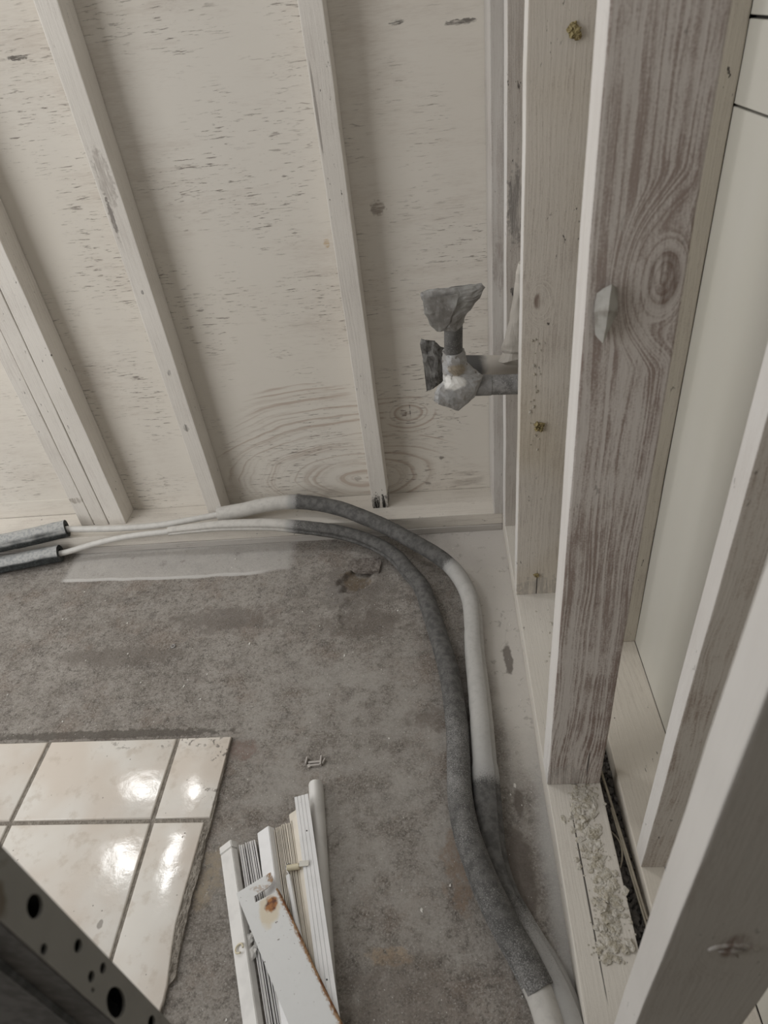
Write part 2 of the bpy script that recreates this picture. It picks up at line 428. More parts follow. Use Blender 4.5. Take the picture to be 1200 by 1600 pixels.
def mat_panel():
    b = B('cream_panel'); P = b.coord()
    n = b.noise(P, 1.8, 2); n2 = b.noise(b.vm('MULTIPLY', P, (1, 1, .08)), 10.0, 2)
    col = b.mix(b.smooth(n * .6 + n2 * .4, .35, .65), (.54, .525, .465), (.585, .57, .52))
    sp = b.smooth(b.noise(P, 160.0, 2), .76, .80)
    return b.done(b.mix(sp * .6, col, (.3, .27, .23)), .38, n, .05, .002, spec=.4)

M_FLOOR = mat_floor(); M_PLY = mat_ply(); M_PANEL = mat_panel()
M_BLOCKER = wood('light_blocker_board', 'z', .6, (.16, .135, .11), (.07, .055, .045), seed=31)
M_DARK = plain('shadowed_sheathing', (.05, .046, .042), .9)

# ------------------------------------------------------------------ the setting
def frange(a, c, s):
    n = max(1, round((c - a) / s)); return [a + (c - a) * i / n for i in range(n)]
YB, YP = 1.553, 1.687
xs = frange(-3.2, -1.6, .2) + frange(-1.6, -.40, .012) + frange(-.40, -.12, .004) + frange(-.12, .20, .012) + [.20, .30, .42, .60]
ys = frange(-1.6, .2, .15) + frange(.2, 1.16, .012) + frange(1.16, 1.50, .004) + frange(1.50, 1.58, .012) + [1.58, 1.69, 1.8]
def floor_z(x, y):
    p = Vector((x, y, 0)); h = .0012 * mnoise.noise(p * 6) + .0006 * mnoise.noise(p * 25)
    if -.40 < x < -.12 and 1.16 < y < 1.50:
        # broken-out hollow below the loose flake
        u, v = x + .275, y - 1.372
        a = math.radians(50); p1 = u * math.cos(a) + v * math.sin(a); p2 = -u * math.sin(a) + v * math.cos(a)
        q = math.hypot(p1 / .058, p2 / .040) + .45 * mnoise.noise(p * 40)
        h -= .016 * max(0, min(1, (1.1 - q) / .30))
        u, v = x + .275, y - 1.245
        q = math.hypot(u / .04, v / .06) + .4 * mnoise.noise(p * 40 + Vector((3, 0, 0)))
        h -= .004 * max(0, min(1, (1.0 - q) / .15))
        h += .003 * max(0, mnoise.noise(p * 22)) * max(0, min(1, (1 - math.hypot((x + .27) / .13, (y - 1.34) / .16)) * 3)) + .0015 * mnoise.noise(p * 90) * max(0, 1 - math.hypot((x + .27) / .12, (y - 1.33) / .15))
    return h
bm = bmesh.new(); G = [[bm.verts.new((x, y, floor_z(x, y))) for y in ys] for x in xs]
for i in range(len(xs) - 1):
    for j in range(len(ys) - 1): bm.faces.new((G[i][j], G[i + 1][j], G[i + 1][j + 1], G[i][j + 1]))
tag(finish(bm, 'floor', M_FLOOR, smooth=True), kind='structure')

bm = bmesh.new(); box(bm, (-1.4, YP + .006, 1.2), (3.7, .012, 2.4)); tag(finish(bm, 'wall_back', M_PLY), kind='structure')
bm = bmesh.new(); box(bm, (-.65, -.42, 1.2), (2.4, .02, 2.4)); tag(finish(bm, 'wall_light_blocker', M_BLOCKER), kind='structure')  # unseen wall added behind the camera to block light from the near faces
wr = empty('wall_right'); wr['kind'] = 'structure'
bm = bmesh.new(); box(bm, (.424, .3, 1.2), (.012, 2.7, 2.4)); finish(bm, 'backing', M_DARK, wr)
for z0, z1 in ((.066, 1.1335), (1.1365, 1.228), (1.232, 2.0)):
    bm = bmesh.new(); vs = box(bm, (.413, .3, (z0 + z1) / 2), (.009, 2.6, z1 - z0)); bmesh.ops.bevel(bm, geom=list(bm.edges), offset=.001, segments=1, affect='EDGES'); finish(bm, 'panel', M_PANEL, wr)
bm = bmesh.new(); box(bm, (-1.36, YP - .0025, .096), (.31, .003, .060)); bmesh.ops.translate(bm, verts=bm.verts, vec=(.015, 0, 0))
tag(finish(bm, 'trim_1', M_PLY), kind='structure')

# ------------------------------------------------------------------ sills and studs
STUDS = 'painted wall studs'
PL = (.66, .63, .585)
def sillmat(n, ax, **k): return wood(n, ax, **k)
M_LEDGE = wood('ledge_wood', 'x', .35, (.50, .475, .445), seed=2, specks=1.0)
M_PLATE = wood('plate_wood', 'x', .30, (.69, .65, .59), seed=3, specks=1.2)
M_SILL = wood('sill_wood', 'y', .18, (.645, .61, .555), seed=4, specks=1.4, blots=(((-.0135, -.065, .066), (.0016, .18, .03), (.05, .043, .04), .9),))
M_OSILL = wood('outer_sill_wood', 'y', .25, (.66, .615, .545), seed=5, specks=1.0)
tag(board('floor_ledge', (-3.0, YB, 0), (.156, 1.70, .022), M_LEDGE, cuts=40, jit=.0008, seed=1), 'thin grey-white ledge board on the floor under the back plate', 'board')
tag(board('bottom_plate', (-3.0, YB + .003, .0225), (.157, 1.686, .064), M_PLATE, cuts=40, seed=2), 'whitewashed bottom plate lying along the plywood back wall', 'plate', 'wall plates')
sill = tag(board('sill_plate', (.157, -.40, 0), (.257, 1.555, .066), M_SILL, cuts=40, seed=3), 'cracked white sill plate with crusty residue under the right-hand studs', 'plate', 'wall plates')
osill = tag(board('sill_plate', (.293, -.40, 0), (.408, 1.50, .0655), M_OSILL, cuts=40, seed=4), 'cream outer sill plate at the foot of the smooth panels beyond the gravel gap', 'plate', 'wall plates')

def stud(lo, hi, mat, label, seed, bevel=.002, cuts=22, jit=.0007):
    return tag(board('wall_stud', lo, hi, mat, bevel=bevel, cuts=cuts, seed=seed, jit=jit), label, 'stud', STUDS)
T = 2.2
SW = dict(wash=.22, specks=1.0)
stud((-.748, 1.613, .064), (-.700, YP - .001, T), wood('stud_wood_a', seed=11, blots=(((0, -.037, .98), (.020, .02, .07), (.33, .29, .26), .6), ((-.012, -.037, .90), (.006, .02, .05), (.12, .1, .09), .7), ((0, -.037, .72), (.004, .02, .006), (.05, .04, .04), .9), ((.0, -.037, .50), (.006, .02, .010), (.05, .04, .04), .8), ((-.004, -.037, .33), (.008, .02, .014), (.1, .09, .08), .7)), **SW),
     'white stud with dark nicks between the triple studs and the middle stud', 1)
stud((-.232, 1.613, .064), (-.183, YP - .001, T), wood('stud_wood_b', seed=12, blots=(((.008, -.037, .018), (.045, .08, .036), (.03, .028, .026), 1.0), ((-.018, -.037, 1.06), (.003, .02, .10), (.2, .17, .15), .6)), **SW),
     'white stud with sooty foot where the thick pipe passes, left of the taped pipes', 2)
stud((-1.080, 1.613, .064), (-1.025, YP - .001, T), wood('stud_wood_c', seed=13, **SW), 'rightmost of the three white studs nailed together at the left', 3)
stud((-1.130, 1.614, .064), (-1.0835, YP - .001, T), wood('stud_wood_d', seed=14, **SW), 'middle one of the three white studs nailed together at the left', 4)
stud((-1.176, 1.617, .064), (-1.1340, YP - .001, T), wood('stud_wood_e', seed=15, blots=(((0, -.035, .10), (.03, .03, .012), (.3, .26, .22), .7),), wash=.25), 'leftmost of the three white studs nailed together, beside the grey insulation tubes', 5)
stud((.131, 1.551, .064), (.172, YP - .001, T), wood('stud_wood_f', seed=16, paint=(.54, .515, .485), wash=.4, specks=1.4, blots=(((.012, -.068, 1.02), (.0022, .02, .06), (.05, .045, .04), .9), ((-.004, -.068, .72), (.016, .02, .07), (.28, .24, .22), .6))),
     'narrow grey-white corner stud against the plywood behind the taped pipes', 6)
stud((.157, 1.490, .066), (.257, 1.549, T), wood('stud_wood_g', face=True, seed=17, paint=(.56, .52, .48), wash=.5, specks=1.6, blots=(((-.03, -.03, .86), (.02, .02, .09), (.13, .12, .115), .65), ((-.035, -.03, .68), (.007, .02, .012), (.03, .03, .03), .9))),
     'grey-brown end stud standing in the corner of the right-hand wall', 7)
r1 = stud((.157, 1.214, .066), (.257, 1.254, T), wood('stud_wood_h', face=True, seed=18, paint=(.66, .615, .555), wash=.5, specks=1.0, warm=.35, knots=((-.02, -.02, .76, .012),), blots=(((.008, -.02, 0.02), (.06, .02, .045), (.33, .31, .29), .6), ((.0, -.02, .02), (.0010, .02, .07), (.06, .05, .05), .9))),
     'white stud dotted with yellow foam scraps, behind the widest brown-grained stud', 8)
bst = stud((.157, .700, .066), (.257, .752, T), wood('stud_wood_i', face=True, seed=19, paint=(.70, .655, .62), wash=.86, brown=(.25, .175, .148), specks=.4, freq=120, ringw=.5, knots=((.028, -.026, .973, .023),), blots=(((-.02, -.026, .02), (.05, .04, .05), (.44, .42, .40), .6), ((.022, -.026, .07), (.0012, .02, .05), (.06, .05, .05), .8))),
     'wide brown-grained stud with a dark knot and a folded tape scrap', 9, bevel=.003)
s4 = stud((.157, .220, .066), (.259, .256, T), wood('stud_wood_j', face=True, seed=20, paint=(.50, .48, .455), wash=.30, specks=.6, knots=((.002, -.018, .594, .017),)),
     'nearest stud, blurred, its dark face with a knot filling the lower right corner', 10)
stud((.293, .545, .0655), (.408, .578, T), wood('stud_wood_k', face=True, seed=21, paint=(.60, .56, .52), wash=.75, brown=(.25, .17, .13), specks=.8), 'blurred outer stud in front of the cream panels, just behind the nearest stud', 11)
stud((.293, 1.046, .0655), (.4075, 1.085, T), wood('stud_wood_l', face=True, seed=22, paint=(.54, .50, .43), wash=.45, specks=1.2), 'outer stud of which a thin strip shows between the wide brown-grained stud and cream panels', 12)

bm = bmesh.new(); rk = []
for i in range(15):
    th = math.pi * (.02 + .96 * i / 14); row = []
    for k in range(8):
        ph = 2 * math.pi * k / 8
        R = .0150 + .0028 * math.cos(ph); row.append(bm.verts.new((.002 + R * 1.15 * math.cos(th), -.0175 - .0030 * max(-.6, math.sin(ph)), .586 + R * .85 * math.sin(th))))
    rk.append(row)
for r0_, r1_ in zip(rk, rk[1:]):
    for k in range(8): bm.faces.new((r0_[k], r0_[(k + 1) % 8], r1_[(k + 1) % 8], r1_[k]))
bm.faces.new(rk[0]); bm.faces.new(rk[-1])
lump(bm, (.003, -.0170, .584), (.009, .004, .006), 5, 2)
finish(bm, 'knot', s4.data.materials[0], s4, smooth=True)

# dried glue crust on the sill, foam scraps on stud faces
def mat_crust(name, c1, c2):
    b = B(name); P = b.coord(); n = b.noise(P, 90.0, 4, .7); n2 = b.noise(P, 260.0, 3, .6)
    return b.done(b.mix(b.smooth(n, .4, .62), c1, c2), .95, n + n2, .9, .004, spec=.1)
M_CRUST = mat_crust('glue_crust', (.60, .57, .515), (.46, .42, .34))
M_FOAM = mat_crust('yellow_foam', (.44, .37, .20), (.22, .17, .085))
bm = bmesh.new()
rnd = random.Random(3)
for i in range(900):
    y = .40 + .30 * rnd.random() if i < 860 else .68 + .5 * rnd.random()
    xx = .219 + rnd.gauss(0, .012) + .010 * math.sin(y * 28)
    if i >= 860: xx = .225 + rnd.gauss(0, .012)
    s = .0009 + .0046 * rnd.random() ** 4
    lump(bm, (xx, y, .0665), (s * (1 + rnd.random()), s * (1 + rnd.random()), s * .55), i * 1.3, 1)
for cx, cy, s in ((.214, .478, .010), (.222, .495, .009), (.205, .490, .008), (.216, .46, .007), (.232, .470, .006), (.245, .424, .009), (.236, .418, .007), (.208, .447, .007), (.213, .63, .008), (.225, .60, .007), (.218, .56, .007)):
    lump(bm, (cx, cy, .068), (s * .9, s, s * .55), cx * 991, 2)
bmesh.ops.translate(bm, verts=bm.verts, vec=-Vector(sill.location))
tag(finish(bm, 'glue_crust', M_CRUST, sill), 'crumbly tan glue residue', kind='stuff')
for cx, cz, s in ((.223, 1.226, .012), (.201, .560, .011), (.208, .133, .008)):
    bm = bmesh.new()
    for k in range(6): lump(bm, (cx + rnd.gauss(0, s * .4), 1.212, cz + rnd.gauss(0, s * .5)), (s * .45, s * .5, s * .45), k * 3.1 + cx * 99, 2)
    bmesh.ops.translate(bm, verts=bm.verts, vec=-Vector(r1.location))
    finish(bm, 'foam_scrap', M_FOAM, r1)['label'] = 'yellow foam scrap'
bm = bmesh.new()
for k in range(26):
    z = .50 + .26 * rnd.random(); s = .001 + .002 * rnd.random()
    lump(bm, (.185 + rnd.gauss(0, .008), 1.2135, z), (s, s * .8, s * 1.4), k, 1)
bmesh.ops.translate(bm, verts=bm.verts, vec=-Vector(r1.location))
tag(finish(bm, 'glue_crust', M_CRUST, r1), kind='stuff')

# gravel between the two sills
M_STONE = plain('grey_gravel', (.17, .16, .15), .9, 40.0, .5, bumps=.3)
bm = bmesh.new()
for i in range(900):
    y = .30 + .75 * rnd.random(); xx = .259 + .032 * rnd.random(); s = .0026 + .0034 * rnd.random()
    lump(bm, (xx, y, .010 + .014 * rnd.random()), (s, s * 1.2, s * .8), i * .77, 1)
tag(finish(bm, 'gravel', M_STONE), 'grey pea gravel filling the gap between the two sill plates', 'gravel', kind='stuff')
M_REED = plain('dry_reed', (.40, .36, .29), .9, 80.0, .4)
for p, r, lab in (([(.262, .84, .046), (.270, .70, .050), (.279, .58, .048), (.287, .47, .044)], .0024, 'longest dry stalk lying in the gravel gap beside the outer sill'),
                  ([(.270, .66, .050), (.278, .54, .046), (.284, .44, .047)], .0018, 'thin straight dry stalk lying on gravel, low in the gap'),
                  ([(.262, .62, .040), (.272, .60, .047), (.270, .57, .048), (.263, .555, .040)], .0014, 'small curled dry stalk looping over the gravel')):
    o = tube('dry_stalk', p, r, M_REED, None, segs=8, step=.006); tag(o, lab, 'stalk', 'dry stalks in the gravel')

# ------------------------------------------------------------------ insulated pipes
def mat_sleeve():
    b = B('foam_sleeve'); P = b.coord(); p = b.attr('paint')
    mott = b.noise(P, 14.0, 3); spk = b.noise(P, 480.0, 2, .7); mid = b.noise(P, 60.0, 4, .65)
    cov = b.smooth(p + (mott - .5) * .25 + (spk - .5) * .25, .36, .66)
    dark = b.mix(b.smooth(mid, .35, .65), (.080, .078, .075), (.135, .131, .126))
    # speckled overspray where paint only dusted the black foam
    dust = b.smooth(spk + (mott - .5) * .25 + (p - .5) * 1.1, .38, .62)
    dark = b.mix(dust * .75, dark, (.34, .335, .33))
    base = b.mix(b.smooth(p, .62, .92), (.36, .355, .345), (.56, .54, .505))
    white = b.mix(b.smooth(mid, .42, .70) * .30, base, (.30, .29, .275))
    col = b.mix(cov, dark, white)
    return b.done(col, .85, spk * .4 + mid * .5, .25, .0015, spec=.25)
M_SLEEVE = mat_sleeve()
M_BARE = plain('painted_copper', (.58, .565, .535), .55, 50.0, .25)

line1 = empty('insulated_pipe', (-.40, 1.60, .08), label='thicker-painted refrigerant pipe arching over the back plate, then pale grey nearer the right sill', cat='pipe', group='insulated pipes')
line2 = empty('insulated_pipe', (-.40, 1.53, .05), label='lower refrigerant pipe, speckled dark grey, curving through the middle of the floor', cat='pipe', group='insulated pipes')
def under(o, root):
    o.parent = root; o.matrix_parent_inverse = Matrix.Translation(-Vector(root.location)); return o
P1T = [(-1.235, 1.560, .097), (-1.200, 1.564, .095), (-1.042, 1.559, .090), (-.898, 1.561, .090), (-.799, 1.571, .095), (-.690, 1.587, .100)]
P1 = [(-.705, 1.584, .100), (-.628, 1.592, .105), (-.556, 1.606, .110), (-.466, 1.612, .110), (-.389, 1.599, .105), (-.314, 1.570, .100), (-.239, 1.530, .090), (-.168, 1.486, .080), (-.098, 1.432, .070), (-.042, 1.389, .060), (-.003, 1.350, .050), (.028, 1.290, .040), (.043, 1.233, .030), (.044, 1.154, .026), (.041, 1.075, .025), (.042, 1.004, .025), (.043, .936, .025), (.043, .873, .025), (.042, .776, .024), (.041, .706, .022), (.040, .642, .019), (.041, .582, .018), (.052, .526, .018), (.073, .479, .019), (.098, .431, .021), (.118, .390, .022), (.132, .351, .023), (.140, .315, .023), (.146, .27, .023), (.150, .10, .023), (.150, -.3, .023)]
under(tube('bare_pipe', P1T, .0098, M_BARE, None, segs=14), line1)['label'] = 'bare white-painted pipe run'
S2 = 4.71
under(tube('foam_sleeve', P1, lambda t: .0225 + .003 * min(1, max(0, (t - 11) / 6)), M_SLEEVE, None, inner=.011, segs=28, seam=(2.55, .30), rough=.0009,
     paint=[(0, .95), (2.6, .95), (3.2, .35), (4, .12), (6, .0), (8.6, .04), (9.5, .15), (10.2, .72), (12, .76), (17, .75), (18.3, .66), (18.8, .35), (19.4, .22), (21.5, .15), (22.6, .35), (23.8, .60), (30, .8)], flat=lambda t: .9 if t > 18 else 1.0, floor_z=.0), line1)
P2T = [(-1.235, 1.515, .035), (-1.206, 1.521, .035), (-1.097, 1.533, .056), (-.986, 1.533, .076), (-.840, 1.533, .087)]
P2 = [(-.851, 1.533, .087), (-.767, 1.533, .093), (-.676, 1.533, .096), (-.530, 1.533, .088), (-.459, 1.531, .077), (-.352, 1.522, .060), (-.280, 1.502, .050), (-.206, 1.461, .042), (-.156, 1.415, .035), (-.116, 1.349, .030), (-.088, 1.304, .028), (-.065, 1.216, .026), (-.047, 1.131, .026), (-.026, 1.030, .026), (-.016, .938, .026), (-.011, .854, .026), (-.012, .777, .027), (-.013, .696, .034), (-.004, .618, .050), (.012, .556, .058), (.031, .502, .058), (.053, .455, .052), (.078, .411, .042), (.097, .372, .034)]
under(tube('bare_pipe', P2T, .0090, M_BARE, None, segs=14), line2)['label'] = 'bare white-painted pipe run'
under(tube('foam_sleeve', P2, lambda t: .0135 + .007 * min(1, t / 4) + .005 * min(1, max(0, (t - 4) / 12)), M_SLEEVE, None, inner=.0095, segs=28, seam=(.05, .42), rough=.0008,
     paint=[(0, .95), (3.4, .92), (4.1, .40), (5, .28), (9, .30), (12, .26), (13, .34), (16, .40), (20, .36), (23, .44)], floor_z=.0), line2)
P2E = [(.091, .381, .036), (.098, .364, .033), (.107, .329, .032), (.112, .290, .031), (.116, .254, .030), (.12, .1, .03), (.12, -.3, .03)]
under(tube('foam_sleeve', P2E, .0230, M_SLEEVE, None, inner=.012, seam=(1.2, .06), paint=[(0, .8), (6, .9)], floor_z=.0), line2)['label'] = 'whiter sleeve joined on with a notch'
TU = [(-1.95, 1.36, .095), (-1.496, 1.483, .095), (-1.386, 1.512, .095), (-1.273, 1.540, .096), (-1.190, 1.566, .097)]
TL = [(-1.95, 1.33, .029), (-1.517, 1.455, .030), (-1.405, 1.486, .030), (-1.218, 1.521, .035)]
def mat_loose():
    b = B('split_tube_foam'); P = b.coord(); x, y, z = b.xyz()
    n = b.noise(P, 18.0, 3); f = b.noise(P, 120.0, 4, .65)
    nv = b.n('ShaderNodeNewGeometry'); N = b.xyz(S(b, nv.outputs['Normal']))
    # pale overspray on the upper side; shading on the underside put into the colour
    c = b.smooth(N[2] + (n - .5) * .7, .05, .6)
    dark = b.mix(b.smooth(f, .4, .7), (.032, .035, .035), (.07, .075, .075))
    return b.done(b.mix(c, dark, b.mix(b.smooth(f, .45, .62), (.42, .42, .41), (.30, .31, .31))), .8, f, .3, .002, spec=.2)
M_TUBE = mat_loose()
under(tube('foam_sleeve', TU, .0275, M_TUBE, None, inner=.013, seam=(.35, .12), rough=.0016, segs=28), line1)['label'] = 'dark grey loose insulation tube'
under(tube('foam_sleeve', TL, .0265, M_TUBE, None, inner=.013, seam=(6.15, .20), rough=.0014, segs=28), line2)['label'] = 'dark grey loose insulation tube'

# ------------------------------------------------------------------ taped drain pipes through the corner
def mat_grime(name, c1, c2, sp=.3):
    b = B(name); P = b.coord(); n = b.noise(P, 45.0, 4, .65); s = b.noise(P, 420.0, 2, .6)
    col = b.mix(b.smooth(n, .36, .66), c1, c2)
    return b.done(b.mix(b.smooth(s, .56, .68) * sp, col, (.46, .45, .44)), .7, n * .5 + s * .4, .25, .0015, spec=.3)
M_PIPED = mat_grime('grey_pipe', (.135, .13, .125), (.085, .082, .078))
M_PIPEL = mat_grime('pale_pipe', (.27, .265, .26), (.20, .195, .19), .15)
M_PIPES = mat_grime('speckled_pipe', (.30, .295, .29), (.14, .137, .133), .8)
def mat_tape():
    b = B('grey_tape'); P = b.coord(); n = b.noise(P, 24.0, 4, .65); s = b.noise(P, 300.0, 3, .6)
    col = b.mix(b.smooth(n, .35, .65), (.33, .325, .31), (.20, .19, .178))
    col = b.mix(b.smooth(b.noise(P, 60.0, 3), .60, .68) * .5, col, (.40, .40, .40))
    return b.done(col, .55, s, .2, .001, spec=.4)
def mat_tape2():
    b = B('frosted_tape'); P = b.coord(); x, y, z = b.xyz(); n = b.noise(P, 40.0, 4, .65); s = b.noise(P, 220.0, 3, .6)
    col = b.mix(b.smooth(n, .40, .60), (.36, .36, .36), (.29, .28, .265))
    col = b.mix(b.blot((.025, 1.27, .645), (.03, .05, .018), .5, 60.0), col, (.74, .73, .70))
    col = b.mix(b.blot((.035, 1.27, .672), (.022, .05, .014), .6, 80.0) * .8, col, (.27, .22, .15))
    col = b.mix(b.smooth(b.noise(P, 110.0, 3), .63, .68) * b.smooth(z, .64, .66) * .7, col, (.10, .08, .06))
    return b.done(col, .5, s + n, .25, .0015, spec=.4)
M_TAPE = mat_tape(); M_TAPE2 = mat_tape2(); M_TAPE3 = mat_grime('dark_tape', (.17, .165, .155), (.085, .08, .075), .1)
dp = empty('drain_pipe', (.157, 1.30, .61), label='front grey drain pipe with tape-capped riser and pale tape elbow', cat='pipe', group='taped pipes')
for p, r, nm, mt in (([(.031, 1.30, .622), (.106, 1.30, .618)], .0225, 'horizontal_pipe', M_PIPEL), ([(.106, 1.30, .618), (.20, 1.30, .613), (.285, 1.30, .61)], .0215, 'pipe_stub', M_PIPES), ([(.026, 1.30, .622), (.029, 1.30, .70), (.033, 1.30, .80)], .0190, 'riser', M_PIPED)):
    under(tube(nm, p, r, mt, None, segs=24), dp)
under(tube('elbow', [(.060, 1.30, .6205), (.038, 1.30, .624), (.027, 1.30, .640), (.027, 1.30, .672)], .0225, M_PIPEL, None, segs=20, step=.004), dp)
under(loft('tape_cap', [((.030, 1.298, .756), (.0205, 0, .004), (0, .0205, 0)), ((.024, 1.296, .772), (.030, 0, .0), (0, .021, 0)), ((.020, 1.294, .792), (.043, 0, -.002), (0, .020, 0)),
                        ((.030, 1.293, .815), (.056, 0, -.002), (0, .016, 0)), ((.034, 1.292, .832), (.062, 0, .002), (0, .010, .002)), ((.030, 1.292, .838), (.058, 0, .003), (0, .004, .001))], M_TAPE, None, seed=1, jit=.0022), dp)
under(loft('tape_flap', [((.010, 1.276, .830), (.034, 0, 0), (0, .0012, 0)), ((.004, 1.272, .800), (.030, 0, 0), (0, .0012, 0)), ((.004, 1.2735, .775), (.018, 0, 0), (0, .0012, 0)), ((.004, 1.276, .757), (.006, 0, 0), (0, .001, 0))], M_TAPE, None, seed=8, jit=.0012), dp)
under(loft('tape_wrap', [((.029, 1.30, .703), (.0215, 0, 0), (0, .0215, 0)), ((.031, 1.296, .672), (.027, 0, .002), (0, .025, 0)), ((.047, 1.288, .645), (.043, 0, .002), (0, .018, 0)), ((.026, 1.278, .613), (.043, 0, -.010), (0, .012, 0)), ((.007, 1.274, .590), (.026, 0, -.0128), (0, .004, 0))], M_TAPE2, None, seed=3, jit=.002), dp)['label'] = 'pale tape streaked with white paint'
dp2 = empty('drain_pipe', (.157, 1.40, .61), label='rear drain pipe, mostly hidden, ending in a dark crumpled tape bag', cat='pipe', group='taped pipes')
M_PIPEB = B('half_painted_pipe')
_x = M_PIPEB.xyz()[0]; _n = M_PIPEB.noise(M_PIPEB.coord(), 40.0, 3)
M_PIPEB = M_PIPEB.done(M_PIPEB.mix(M_PIPEB.smooth(_x + (_n - .5) * .02, .085, .112), (.09, .087, .083), (.50, .465, .42)), .75, _n, .2, .001)
under(tube('horizontal_pipe', [(.0, 1.40, .626), (.08, 1.40, .618), (.17, 1.40, .611), (.285, 1.40, .605)], .0225, M_PIPEB, None, segs=24), dp2)
under(loft('tape_bag', [((.022, 1.40, .625), (0, 0, .024), (0, .024, 0)), ((.006, 1.398, .630), (.002, 0, .040), (0, .022, 0)), ((-.012, 1.395, .632), (.001, 0, .055), (0, .016, 0)), ((-.029, 1.393, .632), (-.003, 0, .064), (0, .007, 0)), ((-.036, 1.392, .630), (-.004, 0, .066), (0, .0025, 0))], M_TAPE3, None, seed=5, jit=.0035), dp2)
M_PAPER = plain('painted_paper', (.55, .515, .465), .8, 30.0, .2)
mk = loft('masking_sheet', [((.175, 1.335, .86), (.012, 0, 0), (0, .015, 0)), ((.168, 1.34, .77), (.016, 0, 0), (0, .018, 0)), ((.164, 1.345, .70), (.026, 0, 0), (0, .02, 0)), ((.163, 1.35, .675), (.030, 0, 0), (0, .022, 0)), ((.158, 1.35, .668), (.022, 0, 0), (0, .018, 0)), ((.158, 1.35, .655), (.030, 0, .004), (0, .022, 0)), ((.160, 1.35, .636), (.020, 0, -.006), (0, .010, 0))], M_PAPER, None, seed=9, jit=.002, freq=30)
tag(mk, 'cream masking sheet bunched above the pipes behind the foam-dotted stud', 'sheet')

# tape scrap on the brown-grained stud
def mat_scrap():
    b = B('tape_scrap'); P = b.coord(); n = b.noise(P, 50.0, 3)
    return b.done(b.mix(b.smooth(n, .4, .65), (.44, .43, .40), (.29, .27, .24)), .6, n, .2, .001, spec=.3)
bm = bmesh.new()
V = [bm.verts.new(p) for p in ((.168, .6995, 1.030), (.180, .692, 1.041), (.188, .6995, 1.034), (.1665, .696, 1.012), (.178, .686, 1.016), (.190, .694, 1.010), (.170, .6975, .985), (.1765, .690, .978), (.182, .6985, .986))]
for f in ((0, 1, 4, 3), (1, 2, 5, 4), (3, 4, 7, 6), (4, 5, 8, 7)): bm.faces.new([V[i] for i in f])
bmesh.ops.subdivide_edges(bm, edges=list(bm.edges), cuts=3, use_grid_fill=True)
for v in bm.verts: v.co += mnoise.noise_vector(v.co * 130) * .0008
bmesh.ops.solidify(bm, geom=list(bm.faces), thickness=.0008)
tag(finish(bm, 'tape_scrap', mat_scrap()), 'folded grey tape scrap stuck beside the knot on the brown-grained stud', 'tape')

# ------------------------------------------------------------------ remaining floor tiles
def mat_tile():
    b = B('glazed_tile'); P = b.coord(); n = b.noise(P, 7.0, 3); n2 = b.noise(P, 34.0, 4, .6); wav = b.noise(P, 11.0, 2)
    col = b.mix(b.smooth(n, .36, .66), (.655, .59, .52), (.72, .69, .64))
    col = b.mix(b.smooth(n2, .53, .72) * .45, col, (.50, .43, .355))
    x, y, z = b.xyz()
    chip = b.smooth(b.noise(P, 85.0, 3, .6), .56, .59)
    edge = b.mx(b.smooth(y, .832, .848), b.smooth(x, -.562, -.548) * b.smooth(y, .69, .70)) * b.smooth(x, -.85, -.76)
    zone = edge * b.smooth(b.noise(P, 16.0, 2), .40, .52)
    pin = b.smooth(b.voronoi(P, 42.0), .04, .075, 1, 0) * b.smooth(b.noise(P, 9.0, 2), .46, .54)
    cm = b.mx(chip * zone, pin, b.blot((-.685, .475, .01), (.006, .010, 1), .5, 120.0) * .8)
    col = b.mix(cm * .85, col, (.20, .175, .15))
    ro = b.noise(P, 25.0, 3) * .10 + .10 + cm * .5
    return b.done(col, ro, wav * 1.0 + n2 * .26 - cm * .2, .30, .006, spec=.5)
M_TILE = mat_tile()
M_MORTAR = mat_crust('grout_mortar', (.24, .215, .185), (.34, .31, .27))
tp = empty('tile_patch', (-.8, .6, 0), label='patch of glossy cream floor tiles with grey grout and a broken right edge', cat='tiles')
edge = [(-.5235, .8645), (-.5220, .671), (-.5235, .62), (-.5216, .572), (-.525, .53), (-.5231, .482), (-.5225, .44), (-.5200, .41), (-.5165, .394), (-.5265, .380), (-.5275, .357), (-.535, .30), (-.54, .18)]
mort = [(-1.75, .866), (-.66, .863)] + edge + [(-1.75, .18)]
def slab(name, poly, z0, z1, mat, root, bev=.0015, jit=0.0, sub=0):
    bm = bmesh.new(); top = [bm.verts.new((x, y, z1)) for x, y in poly]; bot = [bm.verts.new((x, y, z0)) for x, y in poly]
    n = len(poly); ft = bm.faces.new(top); bm.faces.new(bot[::-1])
    for i in range(n): bm.faces.new((top[i], bot[i], bot[(i + 1) % n], top[(i + 1) % n]))
    bmesh.ops.recalc_face_normals(bm, faces=bm.faces)
    if bev: bmesh.ops.bevel(bm, geom=[e for e in bm.edges if all(abs(v.co.z - z1) < 1e-6 for v in e.verts)], offset=bev, segments=3, affect='EDGES', profile=.5)
    if sub:
        bmesh.ops.triangulate(bm, faces=list(bm.faces)); bmesh.ops.subdivide_edges(bm, edges=list(bm.edges), cuts=sub, use_grid_fill=True)
        for v in bm.verts:
            if v.co.z > z0 + 1e-4: v.co += mnoise.noise_vector(v.co * 60) * jit + mnoise.noise_vector(v.co * 200) * jit * .4
    return under(finish(bm, name, mat), root)
bm = slab('mortar_bed', mort, .0008, .0072, M_MORTAR, tp, 0, .0022, 7)
rb = random.Random(5)
xc = [-1.57, -1.265, -.9615, -.6485]
